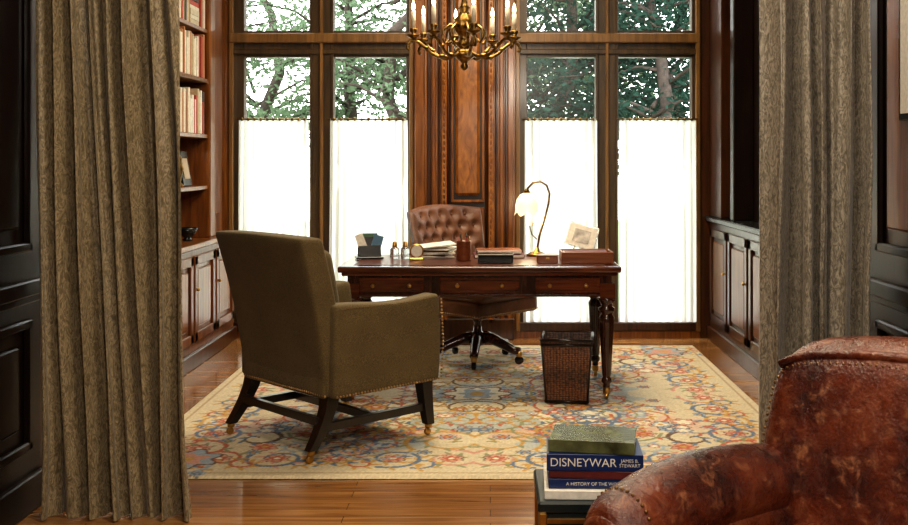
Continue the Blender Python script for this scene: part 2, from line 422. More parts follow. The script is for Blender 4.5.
# ---------------------------------------------------------------- drapes
def drape(name,xt,xb,y,z0,z1,folds,amp,mat,seed,nv=40,var=1.):
    b=B(name); nu=folds*20; vs=[];fs=[]
    for j in range(nv+1):
        v=j/nv; z=z0+(z1-z0)*v
        tt=min(1,max(0,(1.95-z)/1.95))
        xa=xt[0]+(xb[0]-xt[0])*tt; xc=xt[1]+(xb[1]-xt[1])*tt
        for i in range(nu+1):
            u=i/nu
            w=u+.075*var*noise.noise((u*3.3,seed,z*.35))
            ph=w*folds*2*pi
            am=amp*(.75+.9*noise.noise((u*4,seed+9,z*.3)))*(1-.2*v)
            s_=math.sin(ph); s_=math.copysign(abs(s_)**.75,s_)
            yy=y+am*s_+amp*.22*var*math.sin(ph*2.3+seed+z*1.1)+.004*noise.noise((u*20,z*2,seed))
            xx=xa+(xc-xa)*u+am*.30*math.sin(2*ph+.5)+.016*var*noise.noise((u*6,z*1.1,seed+3))
            if z<.25: xx+=var*.02*(1-z/.25)*noise.noise((u*7,1.0,seed))
            vs.append((xx,yy,z))
    for j in range(nv):
        for i in range(nu):
            a=j*(nu+1)+i; fs.append([a,a+1,a+nu+2,a+nu+1])
    b.add(vs,fs,mat,True)
    return b
b=drape('curtain',(-1.735,-1.190),(-1.69,-1.120),3.97,.006,2.62,8,.068,M_drape,1.3,70)
b.tube([(-1.76,3.97,2.66),(-.95,3.97,2.66)],.018,M_bronze,12); b.ball((-.94,3.97,2.66),.035,M_bronze)
b.done()
b=drape('curtain',(1.035,1.43),(1.03,1.42),3.96,.006,2.62,5,.076,M_drape2,5.1,70)
b.tube([(.85,3.97,2.66),(1.49,3.97,2.66)],.018,M_bronze,12); b.ball((.84,3.97,2.66),.035,M_bronze)
b.done()
for i,(xa,xb) in enumerate(((-1.89,-1.37),(-1.20,-.63),(.26,.80),(.97,1.54))):
    b=drape('cafe_curtain',(xa,xb),(xa-.01,xb+.01),7.885,.13,1.66,10,.012,M_sheer,i*3.3,14,.4)
    b.tube([(xa-.02,7.885,1.655),(xb+.02,7.885,1.655)],.006,M_bronze,8)
    n=11
    for k in range(n):
        x=xa+(xb-xa)*(k+.5)/n; b.lathe([(.012,-.006),(.014,0),(.012,.006)],(x,7.885,1.655),M_bronze,8,True,Matrix.Rotation(pi/2,4,'Y'))
    b.done()

# ---------------------------------------------------------------- rug with woven scrolls
RX0,RX1,RY0,RY1=-1.62,1.47,4.43,7.58
nx,ny=440,448
gx=np.linspace(-1,1,nx)*(RX1-RX0)/2; gy=np.linspace(-1,1,ny)*(RY1-RY0)/2
X,Y=np.meshgrid(gx,gy)
C=np.zeros((ny,nx,3)); C[:]=(.70,.62,.44)
HX=(RX1-RX0)/2; HY=(RY1-RY0)/2
edge=np.minimum(HX-np.abs(X),HY-np.abs(Y))
AX=np.abs(X); AY=np.abs(Y)
blue=(.15,.21,.30); lblue=(.36,.43,.48); coral=(.52,.15,.08); pink=(.62,.33,.24); ochre=(.58,.35,.10); sage=(.30,.32,.18); brown=(.17,.10,.06); cream=(.80,.74,.58)
C[edge<.52]=(.66,.57,.39)
def disc(x,y,r,col):
    m=(AX-x)**2+(AY-y)**2<r*r; C[m]=col
def blob(x,y,r,col,e=.25,ph=0,n=5):
    d2=np.hypot(AX-x,AY-y); a=np.arctan2(AY-y,AX-x); C[d2<r*(1+e*np.cos(n*a+ph))]=col
def spiral(cx,cy,r0,turns,a0,sgn,col,w,leaf=None):
    n=int(60*turns)
    for k in range(n):
        t=k/n; r=r0*(1-t)**.8+.012; a=a0+sgn*turns*2*pi*t
        x=cx+r*math.cos(a); y=cy+r*math.sin(a)
        disc(x,y,w*(1-.5*t),col)
        if leaf and k%8==4:
            for q in range(4): disc(x+math.cos(a+.5)*(.012+q*.012),y+math.sin(a+.5)*(.012+q*.012),.014-.0025*q,leaf)
def rosette(x,y,r,c1,c2,c3):
    blob(x,y,r*1.12,brown,.16,0,7); blob(x,y,r,c1,.18,0,7); blob(x,y,r*.66,c2,.25,1,5); disc(x,y,r*.28,c3)
R=random.Random(11)
pal=[blue,lblue,coral,ochre,sage,coral,pink,blue,ochre]
for k in range(12):
    blob(R.uniform(.0,HX-.5),R.uniform(0,HY-.5),R.uniform(.10,.20),R.choice(((.50,.53,.49),(.68,.50,.38),(.64,.50,.27),cream)),.22,R.random()*6,R.choice((4,5,6)))
C[(edge<.06)&(edge>.045)]=(.48,.36,.22)
for k in range(6):
    p=.10+k*.26
    for (cx,cy,h) in ((p,HY-.27,0),(HX-.27,p,1)):
        spiral(cx,cy,.13,1.4,R.random()*6,1 if k%2 else -1,(pink,blue,ochre,blue,coral,lblue)[k],.014,(sage,ochre,blue,pink,sage,ochre)[k])
        spiral(cx+(.13 if not h else .08),cy+(.08 if not h else .13),.06,1.1,R.random()*6,1,(blue,coral)[k%2],.010,ochre)
        rosette(cx,cy,.05,pink,coral,cream)
        rosette(cx+(.13 if not h else -.1),cy+(-.1 if not h else .13),.032,lblue,blue,ochre)
rosette(HX-.26,HY-.26,.13,lblue,pink,ochre)
for k in range(36):
    cx=R.uniform(.02,HX-.40); cy=R.uniform(.02,HY-.40)
    spiral(cx,cy,R.uniform(.08,.22),R.uniform(.8,1.8),R.random()*6,R.choice((-1,1)),R.choice((blue,coral,lblue,ochre,coral,brown,sage)),R.uniform(.009,.014),R.choice(pal))
for k in range(40):
    rosette(R.uniform(0.03,HX-.45),R.uniform(0.03,HY-.45),R.uniform(.025,.06),R.choice((pink,lblue,ochre,pink)),R.choice((coral,blue,cream)),R.choice((cream,ochre)))
rosette(0,0,.16,cream,lblue,ochre)
nz=np.random.RandomState(3).rand(ny,nx,1); C=C*(.84+.32*nz)
wv=.0015*np.random.RandomState(4).rand(ny,nx)
V=np.stack([X,Y,.012+wv-.010*(edge<.008)],-1).reshape(-1,3)
ii=np.arange(ny*nx).reshape(ny,nx)
Fq=np.stack([ii[:-1,:-1],ii[:-1,1:],ii[1:,1:],ii[1:,:-1]],-1).reshape(-1,4)
me=bpy.data.meshes.new('area_rug'); me.from_pydata(V.tolist(),[],Fq.tolist()); me.update()
ca=me.color_attributes.new('weave','FLOAT_COLOR','POINT')
ca.data.foreach_set('color',np.concatenate([C.reshape(-1,3),np.ones((ny*nx,1))],1).astype(np.float32).ravel())
m,nt,bs=newmat('mat_rug'); at=nt.nodes.new('ShaderNodeVertexColor'); at.layer_name='weave'
nt.links.new(at.outputs['Color'],bs.inputs['Base Color']); bs.inputs['Roughness'].default_value=.95
me.materials.append(m); me.polygons.foreach_set('use_smooth',[True]*len(me.polygons))
o=bpy.data.objects.new('area_rug',me); scene.collection.objects.link(o); o.location=((RX0+RX1)/2,(RY0+RY1)/2,0)
RZ=.0135

# ---------------------------------------------------------------- desk
b=B('writing_desk',(-.06,6.18,RZ)); W=.785; D=.39; H=.747
b.box((0,0,H-.0175),(2*W,2*D,.035),M_desk,.010,seg=3)
b.box((0,0,H+.0008),(2*W-.16,2*D-.16,.002),plain('mat_desk_leather',(.10,.03,.015),.3))
b.box((0,0,H-.0445),(2*W-.04,2*D-.04,.019),M_desk,.004)
b.box((0,0,H-.107),(2*W-.10,2*D-.10,.115),M_deskl)
b.box((0,0,H-.166),(2*W-.08,2*D-.08,.012),M_desk,.004)
for cx,w in ((-.49,.36),(0,.44),(.49,.36)):
    for sg in (-1,1):
        b.box((cx,sg*(D-.045),H-.108),(w,.012,.085),M_desk,.004)
        b.box((cx,sg*(D-.037),H-.108),(w-.035,.006,.055),M_desk,.002)
        for kx in (-w*.28,w*.28):
            b.lathe([(.009,0),(.006,.008),(.012,.016),(.009,.022),(.001,.024)],(cx+kx,sg*(D-.034),H-.108),M_brass,12,True,Matrix.Rotation(pi/2*(1 if sg<0 else -1),4,'X'))
legp=[(.018,.045),(.016,.06),(.020,.075),(.018,.085),(.030,.10),(.026,.115),(.020,.125),(.026,.14),(.034,.30),(.041,.43),(.043,.455),(.034,.47),(.030,.48),(.046,.495),(.046,.51),(.030,.52),(.034,.535),(.048,.555),(.048,.565),(.03,.58)]
for sx in (-1,1):
    for sy in (-1,1):
        c=(sx*(W-.075),sy*(D-.075),0)
        b.lathe(legp,c,M_deskl,48,True,None,12,(.135,.44))
        b.box((c[0],c[1],.635-.03),(.085,.085,.09),M_desk,.005)
        b.lathe([(.016,.03),(.020,.035),(.022,.06),(.018,.068)],c,M_brass,16)
        b.lathe([(.018,-.009),(.020,-.006),(.020,.006),(.018,.009)],(c[0],c[1],.020),M_brass,16,True,Matrix.Rotation(pi/2,4,'Y'))
b.done()
DZ=RZ+H+.003

# ---------------------------------------------------------------- upholstered armchair
rz=math.radians(44)
b=B('armchair',(-.768,5.12,RZ),rz)
b.rcube((.02,0,.355),(.315,.345,.09),.02,M_olive)
b.rcube((.05,0,.465),(.27,.285,.065),.05,M_olive)
def bk(q): 
    zz=q.z+.365
    return (q.x-zz*.215-.022*(1-(q.y/.37)**2)*(zz/.73)+.02*math.sin(pi*zz/.73), q.y*(.955+.065*zz/.73), q.z+.008*(1-(q.y/.37)**2)*(zz/.73))
b.rcube((-.222,0,.63),(.060,.37,.362),.022,M_olive,18,bk)
def bkc(q):
    zz=q.z+.2; return (q.x-zz*.2+.015*(1-(q.y/.3)**2)*(1-(q.z/.25)**2),q.y,q.z)
b.rcube((-.16,0,.71),(.05,.28,.22),.045,M_olive,14,bkc)
for sg in (-1,1):
    def arm(q,sg=sg):
        t=(q.x+.30)/.6; zt=(q.z+.205)/.41
        return (q.x+.014*math.sin(pi*zt)*(t>.5)-.01*zt*(t>.5), q.y+sg*(.012*zt), q.z+ zt*(.012*math.cos(t*pi*1.6)+.010*t))
    b.rcube((.035,sg*.345,.475),(.31,.052,.205),.022,M_olive,14,arm)
    b.nails([(.335,sg*.399,.283),(-.26,sg*.399,.283)],.017,.006,M_nail)
    b.nails([(.353,sg*.397,.29),(.362,sg*.403,.47),(.346,sg*.405,.67)],.017,.006,M_nail)
    b.nails([(.33,sg*.411,.678),(.1,sg*.413,.668),(-.26,sg*.411,.672)],.018,.0035,M_nail2)
b.nails([(-.289,-.345,.283),(-.301,0,.283),(-.289,.345,.283)],.017,.006,M_nail)
b.nails([(.34,-.34,.283),(.34,.34,.283)],.017,.006,M_nail)
fx,rx,hy=.305,-.245,.320
legs=[((fx,-hy),(fx+.02,-hy-.015)),((fx,hy),(fx+.02,hy+.015)),((rx,-hy),(-.36,-hy-.020)),((rx,hy),(-.36,hy+.020))]
for (t,u) in legs:
    h1=.032; h0=.021
    prev=None
    for k in range(5):
        s=k/4; z=.28-(.28-.055)*s; cc=Vector((t[0]+(u[0]-t[0])*s**1.5,t[1]+(u[1]-t[1])*s,z)); h=h1+(h0-h1)*s
        quad=[cc+Vector((-h,-h,0)),cc+Vector((h,-h,0)),cc+Vector((h,h,0)),cc+Vector((-h,h,0))]
        if prev: b.hexa(quad,prev,M_ebony)
        prev=quad
    b.lathe([(.014,.035),(.018,.038),(.018,.060),(.012,.062)],(u[0],u[1],0),M_brass,14)
    b.lathe([(.014,-.008),(.0175,-.006),(.0175,.006),(.014,.008)],(u[0]-.006,u[1],.018),M_brass,14,True,Matrix.Rotation(pi/2,4,'X'))
def bar(p,q,w=.013,h=.019):
    p=Vector(p);q=Vector(q); d=(q-p).normalized(); n=Vector((0,0,1)).cross(d).normalized()*w; u=Vector((0,0,h))
    b.hexa([p-n-u,p+n-u,q+n-u,q-n-u],[p-n+u,p+n+u,q+n+u,q-n+u],M_ebony,.002)
for sg in (-1,1): bar((fx+.008,sg*(hy+.008),.14),(-.315,sg*(hy+.008),.14))
bar((.0,-hy,.14),(.0,hy,.14)); bar((-.305,-hy,.17),(-.305,hy,.17))
b.done()

# ---------------------------------------------------------------- leather club chair (foreground)
ang=math.atan2(-.66,-.75)
b=B('leather_club_chair',(.768,2.252,0),ang)
b.rcube((.02,0,.21),(.36,.33,.13),.04,M_leath)
b.rcube((.08,0,.40),(.32,.27,.075),.06,M_leath)
def cb(q):
    zz=q.z+.34; y=q.y/.40
    crown=.045*(1-y*y)*(zz/.68)**2
    cor=-.03*max(0,(abs(y)-.75)/.25)**2*max(0,zz-.45)/.23
    return (q.x-zz*.20-.05*(zz/.68)**3+.045*(y*y)*(zz/.68), q.y*(1-.035*max(0,zz-.4)/.28), q.z+crown+cor)
b.rcube((-.27,0,.54),(.085,.415,.325),.07,M_leath,26,cb)
pn=[]
for k in range(47):
    y=-.385+.77*k/46; q=Vector(cb(Vector((.080,y,.272-.02*(abs(y)>.37))))); pn.append(Vector((-.27,0,.54))+q)
q0=[Vector((-.27,0,.54))+Vector(cb(Vector((.080,-.392,z)))) for z in (.0,.08,.16,.24)]
b.nails(q0+pn,.017,.0045,M_nail2)
wl=[Vector((-.27,0,.54))+Vector(cb(Vector((.074,-.39+.78*k/30,.292)))) for k in range(31)]
b.tube(wl,.012,M_leath,10)
for sg in (-1,1):
    b.rcube((.03,sg*.365,.30),(.36,.065,.22),.04,M_leath,10)
    pts=[];rad=[]
    for k in range(29):
        t=k/28; x=-.33+.69*t
        pts.append((x,sg*(.375+.012*math.sin(t*pi)),.515+.030*math.sin(t*pi*.9)-.012*max(0,t-.75)/.25))
        r=.088+.012*math.sin(pi*min(1,t*1.05))
        if t>.9: r*=1-.30*((t-.9)/.1)**2
        rad.append(r)
    b.tube(pts,rad,M_leath,28)
    e=pts[-1]
    b.lathe([(.064,0),(.060,.012),(.045,.018),(.001,.02)],(e[0],e[1],e[2]),M_leath,24,True,Matrix.Rotation(pi/2,4,'Y'))
    e2=pts[-4]; r2=rad[-4]+.001
    ring=[(e2[0]+.012,e2[1]+r2*.985*math.cos(a),e2[2]+r2*.985*math.sin(a)) for a in [(-.35+k*.1)*pi*1.0 for k in range(18)]]
    b.nails(ring,.016,.0048,M_nail2)
    b.nails([(.394,sg*.42,.46),(.394,sg*.42,.12)],.017,.005,M_nail2); b.nails([(.394,sg*.315,.46),(.394,sg*.315,.12)],.017,.005,M_nail2)
    for x in (.33,-.30): b.lathe([(.018,0),(.02,.02),(.032,.09)],(x,sg*.34,0),M_ebony,16)
b.done()

# ---------------------------------------------------------------- swivel desk chair
b=B('office_chair',(-.085,6.97,RZ),math.radians(-42))
for k in range(5):
    a=2*pi*k/5+.35; ca_,sa=math.cos(a),math.sin(a)
    pts=[(r*ca_,r*sa,z) for r,z in ((.03,.16),(.10,.155),(.18,.125),(.26,.09),(.30,.085))]
    b.tube(pts,[.038,.036,.032,.028,.026],M_deskl,10)
    b.lathe([(.018,.05),(.022,.055),(.02,.085)],(.295*ca_,.295*sa,0),M_brass,12)
    b.lathe([(.02,-.014),(.028,-.010),(.028,.010),(.02,.014)],(.295*ca_,.295*sa,.028),M_black,16,True,Matrix.Rotation(a,4,'Z')@Matrix.Rotation(pi/2,4,'X'))
b.lathe([(.05,.11),(.055,.13),(.05,.19),(.03,.2),(.025,.26),(.04,.28),(.04,.34)],(0,0,0),M_deskl,20)
b.box((0,0,.325),(.24,.24,.03),M_black,.005)
b.rcube((0,0,.385),(.285,.295,.055),.03,M_tuft)
def st(q): return (q.x,q.y,q.z+ (.03*(1-(q.x/.29)**2)*(1-(q.y/.30)**2) if q.z>0 else 0))
b.rcube((.01,0,.48),(.29,.295,.06),.05,M_tuft,14,st)
for sx in (-1,1): b.nails([(sx*.286,-.27,.35),(sx*.286,.27,.35)],.02,.005,M_nail); b.nails([(-.27,sx*.296,.35),(.27,sx*.296,.35)],.02,.005,M_nail)
nu,nv_=56,48; vs=[];fs=[]
BW=.345
def top(u): return 1.0+.03*math.cos(u*pi/2)
btn=[]
for r_ in range(6):
    n_=6 if r_%2==0 else 5
    for k in range(n_): btn.append(((k-(n_-1)/2)*.108,.56+r_*.080))
for side in (0,1):
    for j in range(nv_+1):
        for i in range(nu+1):
            u=2*i/nu-1; v=j/nv_
            y=u*BW*(1-.10*(1-v)); z=.50+(top(u)-.50)*v
            ed=min(1,(1-abs(u))*6,(1-v)*6,v*6+.3); rnd_=math.sqrt(max(0,1-(1-ed)**2))
            base=-.28-(z-.5)*.20+.08*u*u
            if side==0:
                dd=min(math.hypot(y-p,z-q) for p,q in btn)
                bump=.034*(1-math.exp(-(dd/.032)**2))
                x=base+(.015+bump)*rnd_
            else: x=base-.05*rnd_
            vs.append((x,y,z))
n1=(nu+1)*(nv_+1)
for j in range(nv_):
    for i in range(nu):
        a=j*(nu+1)+i; fs.append([a,a+1,a+nu+2,a+nu+1]); c_=a+n1; fs.append([c_+nu+1,c_+nu+2,c_+1,c_])
for i in range(nu): fs.append([i+n1,i+1+n1,i+1,i]); a=nv_*(nu+1)+i; fs.append([a,a+1,a+1+n1,a+n1])
for j in range(nv_): a=j*(nu+1); fs.append([a,a+nu+1,a+nu+1+n1,a+n1]); a+=nu; fs.append([a+n1,a+nu+1+n1,a+nu+1,a])
b.add(vs,fs,M_tuft,True)
for p,q in btn: b.ball((-.28-(q-.5)*.20+.08*(p/BW)**2+.018,p,q),(.008,.010,.010),M_tuft,10,6)
b.box((-.27,0,.45),(.03,.12,.2),M_black,.005,(0,-.2,0))
b.done()

# ---------------------------------------------------------------- waste basket
b=B('waste_basket',(.43,5.86,RZ),math.radians(-6))
def sq(h,z): return [Vector((-h,-h,z)),Vector((h,-h,z)),Vector((h,h,z)),Vector((-h,h,z))]
vo=sq(.112,.01)+sq(.138,.355)+sq(.130,.355)+sq(.105,.02)
fs=[[3,2,1,0]]+[[i,(i+1)%4,4+(i+1)%4,4+i] for i in range(4)]+[[4+i,4+(i+1)%4,8+(i+1)%4,8+i] for i in range(4)]+[[8+i,8+(i+1)%4,12+(i+1)%4,12+i] for i in range(4)]+[[12,13,14,15]]
b.add(vo,fs,M_croc)
for z,h in ((.35,.139),(.325,.137),(.012,.114)):
    for k in range(4):
        p=sq(h,z); b.tube([p[k],p[(k+1)%4]],.008,M_ebony,8)
for k in range(4): b.tube([sq(.112,.01)[k],sq(.138,.355)[k]],.006,M_ebony,8)
b.done()

# ---------------------------------------------------------------- chandelier
b=B('chandelier',(-.15,6.05,0))
b.lathe([(.004,1.865),(.018,1.875),(.026,1.89),(.014,1.905),(.022,1.915),(.055,1.94),(.070,1.965),(.05,1.985),(.03,1.995),(.05,2.01),(.055,2.02),(.032,2.035),(.026,2.06),(.05,2.085),(.066,2.12),(.06,2.16),(.032,2.19),(.024,2.21),(.036,2.225),(.022,2.24),(.016,2.28),(.03,2.32),(.014,2.36),(.008,2.45)],(0,0,0),M_bronze,48,True,None,8,(1.93,2.20))
b.tube([(0,0,2.44),(0,0,ZC-.03)],.007,M_bronze,8); b.lathe([(.07,ZC-.05),(.06,ZC-.01),(.05,ZC)],(0,0,0),M_bronze,24)
for k in range(8):
    a=2*pi*k/8+.2; ca_,sa=math.cos(a),math.sin(a)
    pr=[(.03,1.99),(.07,1.955),(.13,1.94),(.19,1.96),(.235,2.0),(.28,2.03),(.315,2.025),(.33,1.995),(.315,1.975)]
    P=[]
    for i in range(len(pr)-1):
        p0=pr[max(i-1,0)];p1=pr[i];p2=pr[i+1];p3=pr[min(i+2,len(pr)-1)]
        for s in range(5):
            t=s/5
            P.append(tuple(.5*((2*p1[d])+(-p0[d]+p2[d])*t+(2*p0[d]-5*p1[d]+4*p2[d]-p3[d])*t*t+(-p0[d]+3*p1[d]-3*p2[d]+p3[d])*t**3) for d in (0,1)))
    b.tube([(r*ca_,r*sa,z) for r,z in P],.010,M_bronze,8)
    b.tube([(r*ca_,r*sa,z) for r,z in ((.03,2.10),(.08,2.13),(.12,2.10),(.13,2.05),(.11,2.02),(.09,2.04))],.008,M_bronze,8)
    b.ball((.13*ca_,.13*sa,1.945),(.022,.022,.014),M_bronze,10,6); b.ball((.22*ca_,.22*sa,1.99),(.016,.016,.012),M_bronze,10,6)
    c=(.295*ca_,.295*sa,2.035)
    b.lathe([(.008,0),(.018,.01),(.038,.02),(.042,.028),(.018,.028),(.014,.035),(.022,.055),(.024,.065),(.012,.066)],c,M_bronze,16)
    b.lathe([(.012,.06),(.012,.165),(.008,.168)],c,M_candle,12)
    b.lathe([(.005,.168),(.011,.185),(.009,.205),(.001,.228)],c,M_bulb,10)
b.done()

# ---------------------------------------------------------------- things on the desk
b=B('desk_lamp',(.285,6.42,DZ))
b.lathe([(.065,0),(.065,.008),(.045,.018),(.018,.028),(.012,.05)],(0,0,0),M_bronze,28)
arc=[(0,0,.03),(.015,0,.12),(.045,0,.22),(.072,0,.32),(.078,0,.38),(.06,0,.43),(.02,0,.455),(-.025,0,.445),(-.055,0,.415),(-.062,0,.385)]
b.tube(arc,.007,M_bronze,10)
b.tube([(.0,0,.10),(-.03,0,.13),(-.045,0,.18),(-.02,0,.20)],.004,M_bronze,8)
def petal(r,z,a): return r*(1+.07*math.cos(6*a)*max(0,(.38-z)/.16))
vs=[];fs=[];prf=[(.018,.385),(.040,.375),(.060,.345),(.068,.31),(.066,.28),(.074,.255)]; sgm=36
for r,z in prf:
    for i in range(sgm):
        a=2*pi*i/sgm; rr=petal(r,z,a); vs.append((-.062+rr*math.cos(a),rr*math.sin(a),z-(.012*math.cos(6*a) if z<.26 else 0)))
for j in range(len(prf)-1):
    for i in range(sgm): k=(i+1)%sgm; fs.append([j*sgm+i,j*sgm+k,(j+1)*sgm+k,(j+1)*sgm+i])
b.add(vs,fs,M_shade,True); b.lathe([(.022,.38),(.016,.40),(.008,.41)],(-.062,0,0),M_bronze,16); b.ball((-.062,0,.31),.022,M_bulb)
b.done()
M_blue=plain('mat_blue_card',(.07,.16,.26),.4); M_green=plain('mat_green_card',(.05,.12,.06),.5)
M_burg=plain('mat_burgundy',(.12,.02,.02),.4); M_navy=plain('mat_navy_cover',(.012,.03,.12),.3); M_red=plain('mat_red_cover',(.25,.03,.03),.35); M_olivec=plain('mat_green_cover',(.10,.11,.05),.22,var=.7,bscale=16)
M_teal=plain('mat_teal_lacquer',(.008,.016,.018),.3); M_cherry=wood('mat_cherry',(.14,.04,.015),(.30,.10,.035),'x',.3,.4)
b=B('letter_holder',(-.72,6.24,DZ),.25)
b.box((0,0,.006),(.16,.09,.012),M_black,.002)
for y,h,m,w_ in ((-.035,.07,M_black,.13),(-.012,.12,M_black,.06),(.005,.14,M_green,.10),(.03,.10,M_black,.13)): b.box((0,y,h/2+.01),(w_,.006,h),m,.001,(-.15,.06*(y*20),0))
b.box((-.045,-.02,.085),(.05,.008,.13),M_white,0,(-.15,-.35,0)); b.box((.04,-.015,.08),(.06,.008,.12),M_blue,0,(-.15,.3,0)); b.done()
b=B('crystal_inkwell',(-.535,6.22,DZ)); 
for dx in (-.032,.032):
    b.lathe([(.025,0),(.028,.01),(.028,.06),(.015,.07)],(dx,0,0),M_crys,8,False); b.lathe([(.014,.07),(.016,.075),(.012,.10),(.001,.105)],(dx,0,0),M_brass,12)
b.done()
b=B('desk_clock',(-.43,6.12,DZ),.1); b.box((0,0,.008),(.08,.04,.016),M_brass,.003); b.lathe([(.038,-.012),(.042,-.008),(.042,.008),(.036,.012)],(0,0,.055),M_brass,24,True,Matrix.Rotation(pi/2,4,'X')); b.lathe([(.033,0),(.033,.002)],(0,-.012,.055),M_white,24,False,Matrix.Rotation(pi/2,4,'X')); b.done()
b=B('paper_stack',(-.34,6.38,DZ),-.1)
z=0
for k in range(7): b.box((ru(-.01,.01),ru(-.01,.01),z+.004),(.22,.28,.007),M_white if k%3!=2 else M_black,0,(0,0,ru(-.25,.25))); z+=.0078
b.box((.02,-.01,z+.018),(.20,.26,.006),M_white,0,(0,-.10,.3)); b.done()
b=B('pencil_cup',(-.155,6.12,DZ)); b.lathe([(.040,0),(.044,.005),(.042,.11),(.045,.115),(.038,.115),(.036,.02)],(0,0,0),M_cherry,24)
for k in range(6): a=k*1.05; b.tube([(.012*math.cos(a),.012*math.sin(a),.02),(.035*math.cos(a),.035*math.sin(a),ru(.135,.16))],.0035,random.choice((M_black,M_brass,M_red)),6)
b.done()
b=B('desk_books',(.05,6.36,DZ),.05)
for z,w,m in ((0,.30,M_burg),(.024,.27,M_cherry)): b.box((0,0,z+.011),(w,.2,.021),m,.002); b.box((0,-.003,z+.011),(w-.008,.2,.015),M_white)
b.done()
b=B('desk_box',(.03,6.0,DZ)); b.box((0,0,.022),(.20,.13,.044),M_black,.004); b.box((0,0,.048),(.205,.135,.008),M_black,.003); b.done()
b=B('card_box',(.325,6.0,DZ)); b.box((0,0,.02),(.12,.10,.04),M_cherry,.004); b.box((0,0,.044),(.125,.105,.008),M_cherry,.003); b.box((0,-.052,.03),(.02,.004,.012),M_brass); b.done()
b=B('letter_tray',(.55,6.04,DZ),.0)
b.box((0,0,.006),(.29,.24,.012),M_cherry,.002)
for q in (((0,-.117,.035),(.29,.010,.06)),((0,.117,.035),(.29,.010,.06)),((-.142,0,.035),(.010,.24,.06)),((.142,0,.035),(.010,.24,.06))): b.box(*q,M_cherry,.002)
b.box((0,0,.035),(.25,.21,.04),M_white); b.box((0.0,0,.058),(.24,.2,.006),M_burg); b.done()
b=B('easel_photo_frame',(.56,6.42,DZ),-.2)
b.box((0,0,.12),(.19,.008,.15),M_crys,.002,(-.3,.25,0)); b.box((0,-.006,.12),(.175,.004,.135),M_white,0,(-.3,.25,0)); b.box((0,-.009,.12),(.10,.003,.08),plain('mat_photo',(.45,.42,.38),.4,var=.7,bscale=20),0,(-.3,.25,0))
b.tube([(-.06,-.04,.002),(-.03,.0,.10)],.003,M_brass,6); b.tube([(.07,-.04,.002),(.04,.0,.10)],.003,M_brass,6); b.tube([(0,.09,.002),(0,.02,.14)],.003,M_brass,6); b.done()

# ---------------------------------------------------------------- side table + books in foreground
b=B('side_table',(.265,2.78,0))
b.box((0,0,.475),(.29,.29,.03),M_teal,.006); b.box((0,0,.265),(.27,.27,.39),M_teal,.004)
for sx in (-1,1):
    for sy in (-1,1): b.box((sx*.132,sy*.132,.24),(.02,.02,.44),M_brass,.003); b.lathe([(.02,0),(.024,.03),(.02,.07)],(sx*.12,sy*.12,0),M_ebony,14)
for z in (.44,.10): 
    for sy in (-1,1): b.box((0,sy*.137,z),(.27,.006,.012),M_brass,.001); b.box((sy*.137,0,z),(.006,.27,.012),M_brass,.001)
b.done()
b=B('book_stack',(.272,2.775,.4905),math.radians(-4))
def book(z,t,w,d,m,dx=0,dy=0,r=0):
    M=Matrix.Translation((dx,dy,z+t/2))@Matrix.Rotation(r,4,'Z')
    def bx(c,s,mt,bv=0):
        cc=M@Vector(c); b.box(cc,s,mt,bv,(0,0,r))
    bx((0,0,t/2-.002),(w,d,.003),m,.001); bx((0,0,-t/2+.002),(w,d,.003),m,.001)
    bx((0,-d/2+.002,0),(w,.004,t),m,.001); bx((0,.004,0),(w-.012,d-.012,t-.006),M_white)
z=0
specs=[(.022,.26,.25,M_white,-.0,.0,.03),(.024,.24,.17,M_navy,.0,-.02,.05),(.020,.235,.17,M_burg,.004,-.02,-.02),(.042,.245,.17,M_navy,0.0,-.022,.02),(.032,.22,.16,M_olivec,.0,-.02,-.10)]
tz={}
for i,(t,w,d,m,dx,dy,r) in enumerate(specs): book(z,t,w,d,m,dx,dy,r); tz[i]=z+t/2; z+=t+.0005
st_=b.done()
def label(txt,size,i,ms,dx=0):
    t,w,d,m,x,y,r=specs[i]
    cu=bpy.data.curves.new('spine_title','FONT'); cu.body=txt; cu.size=size; cu.align_x='CENTER'; cu.align_y='CENTER'; cu.extrude=.0003; cu.materials.append(ms)
    o=bpy.data.objects.new('spine_title',cu); scene.collection.objects.link(o); o.parent=st_
    o.rotation_euler=(pi/2,0,r); o.location=Vector((x,y,tz[i]))+Matrix.Rotation(r,3,'Z')@Vector((dx,-d/2-.001,0))
label('DISNEYWAR',.030,3,M_white,-.030); label('JAMES B.\nSTEWART',.012,3,M_white,.088); label('A HISTORY OF THE WORLD',.012,1,M_white)

